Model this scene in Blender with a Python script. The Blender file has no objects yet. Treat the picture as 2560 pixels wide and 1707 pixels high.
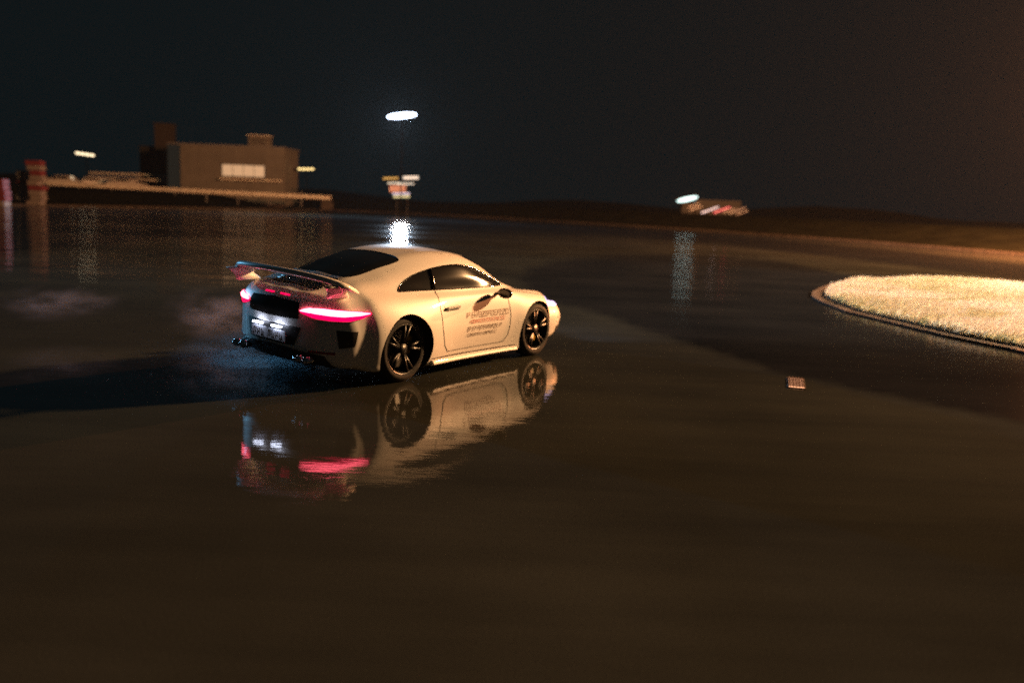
import bpy, bmesh, math, random
from mathutils import Vector, Matrix, Quaternion
from mathutils.bvhtree import BVHTree
R = math.radians
random.seed(7)
C = bpy.context.scene.collection
S = bpy.context.scene

# ------------------------------------------------------------------ camera
FPX, CAMH, HZ, ROLL = 2260.0, 1.92, 505.0, 2.3
PITCH = math.atan((853.5 - HZ) / FPX)
cd = bpy.data.cameras.new('camera'); cam = bpy.data.objects.new('camera', cd); C.objects.link(cam)
cd.sensor_width = 36; cd.lens = FPX / 2560 * 36; cd.clip_end = 3000; cd.clip_start = 0.05
CM = Matrix.Translation((0, 0, CAMH)) @ Matrix.Rotation(math.pi/2 - PITCH, 4, 'X') @ Matrix.Rotation(R(ROLL), 4, 'Z')
cam.matrix_world = CM
cd.dof.use_dof = True; cd.dof.focus_distance = 7.9; cd.dof.aperture_fstop = 0.75
S.camera = cam

# ------------------------------------------------------------------ world and exposure
w = bpy.data.worlds.new('World'); S.world = w; w.use_nodes = True
bg = w.node_tree.nodes['Background']
bg.inputs[0].default_value = (0.15, 0.72, 0.95, 1); bg.inputs[1].default_value = 0.0075
S.view_settings.view_transform = 'Standard'; S.view_settings.look = 'None'
S.view_settings.exposure = 0; S.view_settings.gamma = 1
S.cycles.use_denoising = False
S.cycles.max_bounces = 6; S.cycles.volume_bounces = 0; S.cycles.sample_clamp_indirect = 1.5
S.cycles.caustics_reflective = False; S.cycles.caustics_refractive = False
S.cycles.volume_max_steps = 96

def lamp(name, kind, loc, energy, col, **kw):
    ld = bpy.data.lights.new(name, kind); ld.energy = energy; ld.color = col
    for k, v in kw.items(): setattr(ld, k, v)
    o = bpy.data.objects.new(name, ld); C.objects.link(o); o.location = loc
    return o
# the warm sodium floodlight on its mast, just outside the right of the frame
SODIUM = Vector((32.6, 28.6, 14.0))
for dx, dz in ((-.5, .45), (.55, .3), (.05, -.5)):
    lamp('sodium_flood', 'POINT', SODIUM + Vector((-dx*.5, dx, dz)), 55000, (1.0, 0.52, 0.215), shadow_soft_size=0.45)

# a second sodium lamp just past the right edge of the frame
lamp('street_lamp_light', 'POINT', (30.9, 45.0, 8.6), 135000, (1.0, 0.31, 0.10), shadow_soft_size=.3)
l = lamp('cool_shadow_fill', 'SPOT', (-48, 46, 10), 80000, (.22, .62, 1.0), shadow_soft_size=.5, spot_size=R(21), spot_blend=.9)  # added cool spot, turns the car's shadow and the spray bluish
l.rotation_euler = (Vector((-4.2, 9.6, 0)) - Vector((-48, 46, 10))).to_track_quat('-Z', 'Y').to_euler()
# an added unseen spot, whiter than the sodium, to brighten the grass island
l = lamp('island_fill', 'SPOT', (30, 17, 9), 72000, (1, .90, .74), spot_size=R(50), spot_blend=.5, shadow_soft_size=.3)
l.rotation_euler = (Vector((15, 20.5, 0)) - Vector((30, 17, 9))).to_track_quat('-Z', 'Y').to_euler()

# ------------------------------------------------------------------ pixel helpers
def ray(px, py):
    d = CM.to_3x3() @ Vector(((px - 1280) / FPX, -(py - 853.5) / FPX, -1))
    return d
def ground(px, py, z=0.0):
    d = ray(px, py); t = (z - CAMH) / d.z
    return Vector((0, 0, CAMH)) + d * t
def at(px, py, Y):
    d = ray(px, py); return Vector((0, 0, CAMH)) + d * (Y / d.y)

# ------------------------------------------------------------------ materials
def nodes(name):
    m = bpy.data.materials.new(name); m.use_nodes = True
    nt = m.node_tree; return m, nt, nt.nodes['Principled BSDF']
def mat(name, col, rough=0.5, metal=0.0, coat=0.0, var=0.12, vscale=6.0, bump=0.0, bscale=40.0, spec=0.5, emis=None, es=0.0, trans=0.0):
    m, nt, b = nodes(name)
    b.inputs['Roughness'].default_value = rough; b.inputs['Metallic'].default_value = metal
    b.inputs['Coat Weight'].default_value = coat; b.inputs['Coat Roughness'].default_value = 0.02
    b.inputs['Specular IOR Level'].default_value = spec
    tc = nt.nodes.new('ShaderNodeTexCoord')
    nz = nt.nodes.new('ShaderNodeTexNoise'); nz.inputs['Scale'].default_value = vscale; nz.inputs['Detail'].default_value = 5
    nt.links.new(tc.outputs['Object'], nz.inputs['Vector'])
    rp = nt.nodes.new('ShaderNodeValToRGB')
    rp.color_ramp.elements[0].position = .3; rp.color_ramp.elements[1].position = .7
    rp.color_ramp.elements[0].color = tuple(c*(1-var) for c in col)+(1,)
    rp.color_ramp.elements[1].color = tuple(min(1, c*(1+var)) for c in col)+(1,)
    nt.links.new(nz.outputs['Fac'], rp.inputs[0]); nt.links.new(rp.outputs[0], b.inputs['Base Color'])
    if bump:
        n2 = nt.nodes.new('ShaderNodeTexNoise'); n2.inputs['Scale'].default_value = bscale
        nt.links.new(tc.outputs['Object'], n2.inputs['Vector'])
        bp = nt.nodes.new('ShaderNodeBump'); bp.inputs['Strength'].default_value = bump; bp.inputs['Distance'].default_value = .02
        nt.links.new(n2.outputs['Fac'], bp.inputs['Height']); nt.links.new(bp.outputs[0], b.inputs['Normal'])
    if emis:
        b.inputs['Emission Color'].default_value = (*emis, 1); b.inputs['Emission Strength'].default_value = es
    return m
M = {}
M['paint'] = mat('white_car_paint', (.78, .77, .75), .42, spec=.3, coat=1.0, var=.015, vscale=2)
M['black'] = mat('black_plastic', (.012, .012, .013), .45, var=.2)
M['gloss_black'] = mat('gloss_black', (.01, .01, .011), .12, var=.1, coat=.6)
M['glass'] = mat('tinted_glass', (.012, .012, .012), .085, var=.05, spec=.6, coat=1.0)
M['rubber'] = mat('tyre_rubber', (.008, .008, .008), .75, var=.3, vscale=20, spec=.25)
M['rim'] = mat('dark_alloy', (.007, .007, .008), .4, metal=.2, var=.1)
M['chrome'] = mat('polished_steel', (.6, .6, .62), .15, metal=1.0, var=.1)
M['disc'] = mat('brake_steel', (.22, .21, .2), .35, metal=.9, var=.2)
M['seam'] = mat('panel_gap', (.01, .01, .01), .8)
M['hot_red'] = mat('lit_tail_lamp_core', (.3, .01, .02), .2, emis=(1, .10, .15), es=11)
M['red'] = mat('lit_tail_lamp_lens', (.25, .002, .012), .15, emis=(1, .0, .07), es=2.0)
M['xenon'] = mat('lit_headlamp', (.5, .5, .6), .15, emis=(.62, .55, 1), es=1.5)
M['plate_lamp'] = mat('lit_plate_lamp', (.5, .5, .6), .2, emis=(.72, .78, 1), es=14)
M['plate'] = mat('number_plate', (.6, .62, .68), .35, var=.05)
M['ink'] = mat('black_lettering', (.10, .075, .06), .5)
M['redink'] = mat('faded_red_lettering', (.45, .16, .13), .4)

# ------------------------------------------------------------------ object helpers
def tag(o, label=None, cat=None, group=None, kind=None):
    if label: o['label'] = label
    if cat: o['category'] = cat
    if group: o['group'] = group
    if kind: o['kind'] = kind
    return o
def empty(name, loc, rz=0.0):
    o = bpy.data.objects.new(name, None); C.objects.link(o); o.location = loc; o.rotation_euler = (0, 0, rz)
    o.empty_display_size = .2
    return o
def mk(name, verts, faces, m, parent=None, smooth=False):
    me = bpy.data.meshes.new(name); me.from_pydata([tuple(v) for v in verts], [], faces); me.update()
    o = bpy.data.objects.new(name, me); C.objects.link(o)
    for mm in (m if isinstance(m, (list, tuple)) else [m]): me.materials.append(mm)
    if smooth: me.polygons.foreach_set('use_smooth', [True]*len(me.polygons))
    if parent: o.parent = parent
    return o
def from_bm(name, bm, m, parent=None, smooth=False):
    me = bpy.data.meshes.new(name); bm.to_mesh(me); bm.free()
    o = bpy.data.objects.new(name, me); C.objects.link(o)
    for mm in (m if isinstance(m, (list, tuple)) else [m]): me.materials.append(mm)
    if smooth: me.polygons.foreach_set('use_smooth', [True]*len(me.polygons))
    if parent: o.parent = parent
    return o
def bm_box(bm, c, s, rz=0.0, bevel=0.0, tilt=0.0):
    g = bmesh.ops.create_cube(bm, size=1)
    vs = g['verts']
    mt = Matrix.Translation(c) @ Matrix.Rotation(rz, 4, 'Z') @ Matrix.Rotation(tilt, 4, 'Y') @ Matrix.Diagonal((*s, 1))
    bmesh.ops.transform(bm, matrix=mt, verts=vs)
    if bevel:
        es = list({e for v in vs for e in v.link_edges})
        bmesh.ops.bevel(bm, geom=es, offset=bevel, segments=2, affect='EDGES')
def bm_cyl(bm, p0, p1, r0, r1=None, seg=16):
    p0, p1 = Vector(p0), Vector(p1); r1 = r0 if r1 is None else r1
    d = p1 - p0
    q = Vector((0, 0, 1)).rotation_difference(d.normalized()).to_matrix().to_4x4()
    bmesh.ops.create_cone(bm, cap_ends=True, segments=seg, radius1=r0, radius2=r1, depth=d.length,
                          matrix=Matrix.Translation((p0 + p1)/2) @ q)
def box(name, c, s, m, parent=None, rz=0.0, bevel=0.0, tilt=0.0):
    bm = bmesh.new(); bm_box(bm, c, s, rz, bevel, tilt); return from_bm(name, bm, m, parent)
def cyl(name, p0, p1, r0, m, parent=None, r1=None, seg=16, smooth=False):
    bm = bmesh.new(); bm_cyl(bm, p0, p1, r0, r1, seg); return from_bm(name, bm, m, parent, smooth)
def tube(name, pts, r, m, parent=None, seg=6):
    pts = [Vector(p) for p in pts]; vs = []; fs = []
    for i, p in enumerate(pts):
        d = (pts[min(i+1, len(pts)-1)] - pts[max(i-1, 0)]).normalized()
        a = d.cross(Vector((0, 0, 1)));  a = a if a.length > .1 else d.cross(Vector((0, 1, 0)))
        a.normalize(); b = d.cross(a)
        for k in range(seg):
            t = 2*math.pi*k/seg; vs.append(p + (a*math.cos(t) + b*math.sin(t))*r)
    for i in range(len(pts)-1):
        for k in range(seg):
            fs.append((i*seg+k, i*seg+(k+1) % seg, (i+1)*seg+(k+1) % seg, (i+1)*seg+k))
    fs.append(tuple(range(seg))[::-1]); fs.append(tuple((len(pts)-1)*seg+k for k in range(seg)))
    return mk(name, vs, fs, m, parent, True)
def boolean(o, cutter, op, solver='EXACT'):
    md = o.modifiers.new('b', 'BOOLEAN'); md.object = cutter; md.operation = op; md.solver = solver
    dg = bpy.context.evaluated_depsgraph_get()
    me = bpy.data.meshes.new_from_object(o.evaluated_get(dg))
    o.modifiers.clear(); old = o.data; o.data = me; me.name = old.name
def drop(o): bpy.data.objects.remove(o, do_unlink=True)
def spline(xs, ys, x):
    n = len(xs)
    if x <= xs[0]: return ys[0] + (ys[1]-ys[0])/(xs[1]-xs[0])*(x-xs[0])
    if x >= xs[-1]: return ys[-1] + (ys[-1]-ys[-2])/(xs[-1]-xs[-2])*(x-xs[-1])
    i = max(k for k in range(n-1) if xs[k] <= x)
    h = xs[i+1]-xs[i]; t = (x-xs[i])/h
    def sl(k):
        if k == 0: return (ys[1]-ys[0])/(xs[1]-xs[0])
        if k == n-1: return (ys[-1]-ys[-2])/(xs[-1]-xs[-2])
        return (ys[k+1]-ys[k-1])/(xs[k+1]-xs[k-1])
    m0, m1 = sl(i)*h, sl(i+1)*h
    return (2*t**3-3*t*t+1)*ys[i] + (t**3-2*t*t+t)*m0 + (-2*t**3+3*t*t)*ys[i+1] + (t**3-t*t)*m1

# ================================================================== GROUND
def inpoly(p, poly):
    x, y = p; c = False; j = len(poly)-1
    for i in range(len(poly)):
        xi, yi = poly[i]; xj, yj = poly[j]
        if (yi > y) != (yj > y) and x < (xj-xi)*(y-yi)/(yj-yi)+xi: c = not c
        j = i
    return c
# stretches of darker, smoother surfacing of the pad (traced on the ground)
lane_right = [(1290, 700), (1330, 668), (1420, 645), (1560, 634), (1750, 636), (1950, 652), (2130, 690), (2400, 700), (2600, 720), (3300, 800),
              (3300, 1180), (2560, 1052), (2300, 1000), (2000, 938), (1740, 868), (1560, 800), (1440, 770), (1380, 760)]
lane_far = [(-700, 505), (100, 512), (700, 541), (1100, 540), (1500, 560), (1800, 588), (2300, 632), (2900, 700), (2900, 740), (2300, 668), (1800, 612),
            (1500, 590), (1100, 578), (700, 590), (400, 598), (0, 632), (-700, 700)]
def G2(l): return [tuple(ground(*p)[:2]) for p in l]
LR, LF = G2(lane_right), G2(lane_far)
def gspace(a, b, first, k):
    out = [a]; s = first
    while out[-1] < b: out.append(out[-1] + s); s *= k
    return out
ys_ = [-60, -20, -6, 0] + gspace(2.5, 900, .09, 1.018)
xs_p = gspace(0, 900, .12, 1.025)
xs_ = [-x for x in xs_p[:0:-1]] + xs_p
vs = [(x, y, 0) for y in ys_ for x in xs_]
nx = len(xs_)
fs = [(j*nx+i, j*nx+i+1, (j+1)*nx+i+1, (j+1)*nx+i) for j in range(len(ys_)-1) for i in range(nx-1)]
mA, nt, b = nodes('wet_asphalt')
tc = nt.nodes.new('ShaderNodeTexCoord')
def noise(scale, detail=4, rough=.5, vec=None):
    n = nt.nodes.new('ShaderNodeTexNoise'); n.inputs['Scale'].default_value = scale; n.inputs['Detail'].default_value = detail
    n.inputs['Roughness'].default_value = rough
    nt.links.new(vec or tc.outputs['Object'], n.inputs['Vector']); return n.outputs['Fac']
def ramp(fac, p0, c0, p1, c1):
    r = nt.nodes.new('ShaderNodeValToRGB'); e = r.color_ramp.elements
    e[0].position = p0; e[1].position = p1; e[0].color = (*c0, 1) if len(c0) == 3 else c0; e[1].color = (*c1, 1)
    nt.links.new(fac, r.inputs[0]); return r.outputs[0]
def mix(f, a, c, typ='RGBA', bt='MIX'):
    m = nt.nodes.new('ShaderNodeMix'); m.data_type = typ
    if typ == 'RGBA': m.blend_type = bt
    ins = {'RGBA': (6, 7, 2), 'FLOAT': (2, 3, 0)}[typ]
    for idx, v in ((0, f), (ins[0], a), (ins[1], c)):
        if hasattr(v, 'is_output'): nt.links.new(v, m.inputs[idx])
        else: m.inputs[idx].default_value = v
    return m.outputs[ins[2]]
att = nt.nodes.new('ShaderNodeAttribute'); att.attribute_name = 'lane'
lane = att.outputs['Fac']
dry = ramp(noise(.35, 6), .3, (.017, .019, .016), .75, (.034, .038, .032))
att2 = nt.nodes.new('ShaderNodeAttribute'); att2.attribute_name = 'pool'; pool = att2.outputs['Fac']
dark = ramp(noise(.5, 6), .3, (.006, .007, .008), .75, (.012, .013, .014))
agg = ramp(noise(90, 2), .35, (.75, .75, .75), .7, (1.25, 1.25, 1.25))
base = mix(1.0, mix(pool, mix(lane, dry, dark), dark), agg, bt='MULTIPLY')
# broad stains and drying patches, stretched along the line the cars take
mw = nt.nodes.new('ShaderNodeMapping'); mw.inputs['Rotation'].default_value = (0, 0, R(25)); mw.inputs['Scale'].default_value = (.12, .9, 1); nt.links.new(tc.outputs['Object'], mw.inputs[0])
base = mix(1.0, base, ramp(noise(1.0, 7, .62, mw.outputs[0]), .35, (.78, .78, .80), .65, (1.14, 1.13, 1.12)), bt='MULTIPLY')
nt.links.new(base, b.inputs['Base Color'])
rg = mix(lane, ramp(noise(.8, 5), .35, (.02, .02, .02), .8, (.06, .06, .06)), (.12, .12, .12, 1))
rg = mix(pool, rg, (.04, .04, .04, 1))
mpb = nt.nodes.new('ShaderNodeMapping'); mpb.inputs['Scale'].default_value = (.02, .13, 1); nt.links.new(tc.outputs['Object'], mpb.inputs[0])
band = ramp(noise(1.6, 2, .5, mpb.outputs[0]), .47, (0, 0, 0), .55, (1, 1, 1))
sx = nt.nodes.new('ShaderNodeSeparateXYZ'); nt.links.new(tc.outputs['Object'], sx.inputs[0])
fb = nt.nodes.new('ShaderNodeMapRange')
for k, v in (('From Min', 22.0), ('From Max', 36.0), ('To Min', 0), ('To Max', .8)): fb.inputs[k].default_value = v
nt.links.new(sx.outputs['Y'], fb.inputs['Value'])
bb = nt.nodes.new('ShaderNodeMath'); bb.operation = 'MULTIPLY'; nt.links.new(band, bb.inputs[0]); nt.links.new(fb.outputs[0], bb.inputs[1])
io = nt.nodes.new('ShaderNodeMapRange')
for k, v in (('From Min', 0), ('From Max', 1.0), ('To Min', 1.16), ('To Max', 1.06)): io.inputs[k].default_value = v
nt.links.new(lane, io.inputs['Value']); nt.links.new(io.outputs[0], b.inputs['IOR'])
rg = mix(bb.outputs[0], rg, (.10, .10, .10, 1))
nt.links.new(rg, b.inputs['Roughness'])
# wind ripples on the film of water
mp = nt.nodes.new('ShaderNodeMapping'); mp.inputs['Scale'].default_value = (.55, 1.5, 1); mp.inputs['Rotation'].default_value = (0, 0, R(8))
nt.links.new(tc.outputs['Object'], mp.inputs[0])
bp = nt.nodes.new('ShaderNodeBump'); bp.inputs['Strength'].default_value = 1; 
sx = nt.nodes.new('ShaderNodeSeparateXYZ'); nt.links.new(tc.outputs['Object'], sx.inputs[0])
fr = nt.nodes.new('ShaderNodeMapRange'); fr.interpolation_type = 'SMOOTHSTEP'
for k, v in (('From Min', 13.0), ('From Max', 34.0), ('To Min', .0030), ('To Max', .11)): fr.inputs[k].default_value = v
nt.links.new(sx.outputs['Y'], fr.inputs['Value']); nt.links.new(fr.outputs[0], bp.inputs['Distance'])
mpf = nt.nodes.new('ShaderNodeMapping'); mpf.inputs['Scale'].default_value = (.04, 1.1, 1); nt.links.new(tc.outputs['Object'], mpf.inputs[0])
ff = nt.nodes.new('ShaderNodeMapRange'); ff.interpolation_type = 'SMOOTHSTEP'
for k, v in (('From Min', 12.0), ('From Max', 20.0)): ff.inputs[k].default_value = v
nt.links.new(sx.outputs['Y'], ff.inputs['Value'])
nt.links.new(mix(ff.outputs[0], noise(1.6, 4, .6, mp.outputs[0]), noise(1.6, 3, .6, mpf.outputs[0]), 'FLOAT'), bp.inputs['Height'])
bp2 = nt.nodes.new('ShaderNodeBump'); bp2.inputs['Strength'].default_value = 1; bp2.inputs['Distance'].default_value = .00015
nt.links.new(noise(45, 3, .6), bp2.inputs['Height']); nt.links.new(bp.outputs[0], bp2.inputs['Normal'])
nt.links.new(bp2.outputs[0], b.inputs['Normal'])
g = mk('ground', vs, fs, mA); tag(g, kind='structure')
at_ = g.data.attributes.new('lane', 'FLOAT', 'POINT'); at2_ = g.data.attributes.new('pool', 'FLOAT', 'POINT')
def jit(x, y):
    return x + .10*math.sin(1.7*y+x*.8), y + .18*math.sin(.9*x+.4*y)
vals = [0.0]*len(vs); vals2 = [0.0]*len(vs)
for k, (x, y, z) in enumerate(vs):
    if 4 < y < 200 and abs(x) < 130:
        n = 0; n2 = 0
        sx = .02 + y*.006; sy = .05 + y*y*.0016
        for dx, dy in ((0, 0), (sx, 0), (-sx, 0), (0, sy), (0, -sy)):
            p = jit(x+dx, y+dy)
            if inpoly(p, LR): n += 1
            if inpoly(p, LF): n2 += 1
        vals[k] = n/5; vals2[k] = n2/5
at_.data.foreach_set('value', vals); at2_.data.foreach_set('value', vals2)

# far grass bank round the pad
mG = mat('rough_verge_grass', (.012, .0125, .007), .95, var=.45, vscale=.6, bump=1, bscale=9, spec=0)
edge_px = [(-900, 508), (-400, 508), (0, 513), (400, 519), (700, 524), (900, 528), (1300, 548), (1800, 579), (2200, 608), (2560, 637), (3000, 676), (3400, 716)]
edge = [ground(*p) for p in edge_px]
def polyline(pts, step):
    out = []
    for a, c in zip(pts, pts[1:]):
        n = max(1, int((c-a).length/step))
        out += [a.lerp(c, k/n) for k in range(n)]
    return out + [pts[-1]]
def offset_strip(name, pts, prof, m, jitter=0.0, kind='structure'):
    vs, fs = [], []; n = len(prof)
    rnd = random.Random(3)
    for i, p in enumerate(pts):
        d = (pts[min(i+1, len(pts)-1)] - pts[max(0, i-1)]).normalized()
        nrm = Vector((-d.y, d.x, 0))
        for (o, z) in prof:
            vs.append(p + nrm*(o + rnd.uniform(-1, 1)*jitter) + Vector((0, 0, z + rnd.uniform(-1, 1)*jitter*.35*(z > .05))))
    for i in range(len(pts)-1):
        for k in range(n-1):
            fs.append((i*n+k, (i+1)*n+k, (i+1)*n+k+1, i*n+k+1))
    o = mk(name, vs, fs, m, None, True); tag(o, kind=kind); return o
offset_strip('grass_verge', polyline(edge, 1.5), [(0, -.02), (.3, .05), (2, .12), (4.5, .45), (7, 1.0), (9, 1.35), (13, 1.42), (20, 1.4), (26, .8), (60, .2), (320, -.03)], mG, .16)
M['kerb'] = mat('worn_concrete_kerb', (.055, .045, .035), .8, spec=.1, var=.4, vscale=3, bump=.5)
offset_strip('kerb', polyline(edge, 3), [(-.02, -.02), (0, .10), (.16, .11), (.32, .07), (.34, -.05)], M['kerb'])

# low dark hills behind everything
hp = []; hf = []
rnd = random.Random(5)
for i in range(90):
    a = R(20 + i*140/89); rr = 420
    hgt = 3 + 1*math.sin(i*.21+1) + 2*math.sin(i*.63) + rnd.uniform(-.4, .4)
    for (ro, z) in ((0, -1), (45, hgt*.55), (95, hgt), (180, hgt*.7), (260, -1)):
        hp.append(((rr+ro)*math.cos(a), (rr+ro)*math.sin(a), z))
for i in range(89):
    for k in range(4): hf.append((i*5+k, i*5+k+1, (i+1)*5+k+1, (i+1)*5+k))
tag(mk('hills', hp, hf, mat('dark_wooded_hill', (.008, .012, .011), 1, var=.4, vscale=.05), None, True), kind='structure')

# ================================================================== THE CAR
CARX, CARY, CARTH = -1.846, 9.87, R(54.3)
car = empty('sports_car', (CARX, CARY, 0), CARTH)
tag(car, 'white sports coupe with rear wing and glowing red tail lamps, drifting on the wet pad', 'car')

SX = [-.95, -.6, -.3, 0, .4, .8, 1.2, 1.6, 1.9, 2.15, 2.45, 2.8, 3.1]
T = dict(
 zb=[.24, .20, .17, .16, .14, .14, .14, .14, .14, .15, .16, .18, .19],
 yb=[.78, .84, .86, .86, .84, .82, .81, .81, .82, .84, .85, .80, .72],
 yw=[.845, .905, .94, .945, .925, .885, .87, .87, .88, .90, .915, .885, .80],
 zw=[.60, .62, .62, .62, .59, .54, .51, .51, .54, .58, .60, .57, .50],
 ysh=[.76, .81, .83, .83, .81, .795, .785, .785, .78, .765, .745, .72, .66],
 zsh=[.845, .885, .895, .885, .875, .855, .85, .85, .85, .85, .84, .785, .66],
 yd=[.67, .67, .69, .71, .72, .725, .725, .725, .71, .64, .56, .52, .45],
 zd=[.935, .985, .985, .975, .945, .935, .925, .92, .905, .885, .825, .755, .635],
 yr=[.45, .46, .47, .505, .54, .565, .57, .565, .57, .52, .36, .32, .28],
 zr=[.955, 1.03, 1.085, 1.145, 1.205, 1.235, 1.228, 1.135, .995, .905, .835, .765, .645],
 zc=[.965, 1.055, 1.145, 1.235, 1.31, 1.342, 1.328, 1.235, 1.06, .93, .85, .78, .655])
def ring(s, n=7):
    q = {k: spline(SX, v, s) for k, v in T.items()}
    cp = [(0, q['zb']), (q['yb']*.55, q['zb']), (q['yb'], q['zb']), (q['yw']-.025, q['zb']+.10), (q['yw'], q['zw']), (q['ysh'], q['zsh']),
          (q['yd'], q['zd']), (q['yr']*.5+q['yd']*.5+.012, q['zr']*.5+q['zd']*.5+.008), (q['yr'], q['zr']), (q['yr']*.78, q['zr']*.28+q['zc']*.72), (q['yr']*.4, q['zc']-.008), (0, q['zc'])]
    out = []
    m = len(cp)
    ext = [(-cp[1][0], cp[1][1])] + cp + [(-cp[-2][0], cp[-2][1])]
    for i in range(m-1):
        p0, p1, p2, p3 = ext[i], ext[i+1], ext[i+2], ext[i+3]
        def knot(a, c): return max(1e-4, math.hypot(a[0]-c[0], a[1]-c[1]))**.5
        t01, t12, t23 = knot(p0, p1), knot(p1, p2), knot(p2, p3)
        for k in range(n):
            t = k/n; r = []
            for c in (0, 1):
                m1 = (p2[c]-p1[c]) + t12*((p1[c]-p0[c])/t01 - (p2[c]-p0[c])/(t01+t12))
                m2 = (p2[c]-p1[c]) + t12*((p3[c]-p2[c])/t23 - (p3[c]-p1[c])/(t12+t23))
                r.append((2*t**3-3*t*t+1)*p1[c] + (t**3-2*t*t+t)*m1 + (-2*t**3+3*t*t)*p2[c] + (t**3-t*t)*m2)
            out.append(tuple(r))
    out.append(cp[-1])
    return out
def sstep(a, b, x):
    t = min(1, max(0, (x-a)/(b-a))); return t*t*(3-2*t)
def bend(s, y, z):
    kr = sstep(-.35, -1.0, s); kf = sstep(2.5, 3.3, s)
    x = s + kr*(.38*(abs(y)/.9)**2.7 + .55*max(0, z-.80) + .5*max(0, .40-z)) - kf*(.36*(abs(y)/.85)**2.6 + .10*max(0, .32-z))
    return x
def half_to_full(h, s):
    L = [(bend(s, y, z), y, z) for y, z in h]
    Rr = [(bend(s, y, z), -y, z) for y, z in h[-2:0:-1]]
    return L + Rr
rings = []
s0, s1 = -.95, 3.1
N = 110
def endcap(sbase, direction, r, rin, zm, steps, caps):
    base = ring(sbase); out = []
    for k in range(1, steps+1):
        th = math.pi/2*k/steps
        ins = rin*(1-math.cos(th)); s = sbase + direction*r*math.sin(th)
        ym = max(p[0] for p in base)
        zt = max(p[1] for p in base); zl = min(p[1] for p in base)
        h = [(y*(1-ins/ym), zm + (z-zm)*(1 - ins/((zt-zm) if z > zm else (zm-zl)))) for y, z in base]
        out.append((s, h))
    send, hb = out[-1]
    for k in range(1, caps+1):
        f = 1 - k/(caps+.5)
        out.append((send, [(y*f, zm+(z-zm)*f) for y, z in hb]))
    return out
rear = endcap(-.95, -1, .10, .09, .56, 7, 9)
front = endcap(3.1, 1, .39, .17, .42, 10, 8)
seq = rear[::-1] + [(s0+(s1-s0)*i/N, ring(s0+(s1-s0)*i/N)) for i in range(N+1)] + front
full = [half_to_full(h, s) for s, h in seq]
n = len(full[0])
vs = [p for f in full for p in f]; fs = []
for i in range(len(full)-1):
    for k in range(n): fs.append((i*n+k, (i+1)*n+k, (i+1)*n+(k+1) % n, i*n+(k+1) % n))
fs.append(tuple(range(n))); fs.append(tuple((len(full)-1)*n+k for k in range(n))[::-1])
body = mk('body', vs, fs, [M['paint'], M['black']], None, True)
bm = bmesh.new(); bm.from_mesh(body.data); bmesh.ops.recalc_face_normals(bm, faces=bm.faces); bm.to_mesh(body.data); bm.free()
BV = BVHTree.FromPolygons([v.co[:] for v in body.data.vertices], [tuple(p.vertices) for p in body.data.polygons])
inner = body.copy(); inner.data = body.data.copy(); C.objects.link(inner)
for v, nn in zip(inner.data.vertices, [tuple(v.normal) for v in inner.data.vertices]):
    v.co = v.co - Vector(nn)*.007

def prism(outline, axis, lo, hi):
    """outline: list of 2D points; axis 'y' -> (x,z) outline; axis 'z' -> (x,y) outline"""
    bm = bmesh.new(); a = []; c = []
    for p in outline:
        f = (lambda t: (p[0], t, p[1])) if axis == 'y' else (lambda t: (p[0], p[1], t))
        a.append(bm.verts.new(f(lo))); c.append(bm.verts.new(f(hi)))
    bm.faces.new(a); bm.faces.new(c[::-1])
    for i in range(len(a)): bm.faces.new((a[i], c[i], c[(i+1) % len(a)], a[(i+1) % len(a)]))
    bmesh.ops.recalc_face_normals(bm, faces=bm.faces)
    return from_bm('cutter', bm, M['black'])
def closed_smooth(pts, n=6):
    out = []; m = len(pts)
    for i in range(m):
        p0, p1, p2, p3 = (pts[(i+k-1) % m] for k in range(4))
        for k in range(n):
            t = k/n
            out.append(tuple(.5*((2*p1[c]) + (-p0[c]+p2[c])*t + (2*p0[c]-5*p1[c]+4*p2[c]-p3[c])*t*t + (-p0[c]+3*p1[c]-3*p2[c]+p3[c])*t**3) for c in (0, 1)))
    return out
side_out = closed_smooth([(.02, .972), (.14, 1.045), (.40, 1.125), (.75, 1.185), (1.10, 1.200), (1.38, 1.155), (1.62, 1.065), (1.84, .965), (1.87, .945), (1.80, .938), (1.2, .942), (.5, .955), (.08, .962)])
rear_out = closed_smooth([(-.44, -.30), (-.43, 0), (-.44, .30), (-.42, .375), (-.30, .42), (.0, .445), (.22, .455), (.31, .42), (.355, .22), (.36, 0), (.355, -.22), (.31, -.42), (.22, -.455), (.0, -.445), (-.30, -.42), (-.42, -.375)])
front_out = closed_smooth([(1.36, -.44), (1.40, -.50), (1.55, -.53), (1.93, -.60), (2.0, -.56), (2.06, -.3), (2.08, 0), (2.06, .3), (2.0, .56), (1.93, .60), (1.55, .53), (1.40, .50), (1.36, .44), (1.345, 0)])
cuts = [('side_window', prism(side_out, 'y', -1.3, -.25)), ('side_window', prism(side_out, 'y', .25, 1.3)),
        ('rear_window', prism(rear_out, 'z', .80, 1.5)), ('windscreen', prism(front_out, 'z', .80, 1.5))]
for nm, cu in cuts:
    gl = inner.copy(); gl.data = inner.data.copy(); gl.name = nm; C.objects.link(gl)
    boolean(gl, cu, 'INTERSECT')
    gl.data.materials.clear(); gl.data.materials.append(M['glass'])
    gl.data.polygons.foreach_set('material_index', [0]*len(gl.data.polygons))
    gl.name = nm; gl.parent = car
    # drop the hidden inner faces of the plug
    bm = bmesh.new(); bm.from_mesh(gl.data)
    kill = [f for f in bm.faces if BV.find_nearest(f.calc_center_median())[3] > .03]
    bmesh.ops.delete(bm, geom=kill, context='FACES'); bm.to_mesh(gl.data); bm.free()
    boolean(body, cu, 'DIFFERENCE'); drop(cu)
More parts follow.
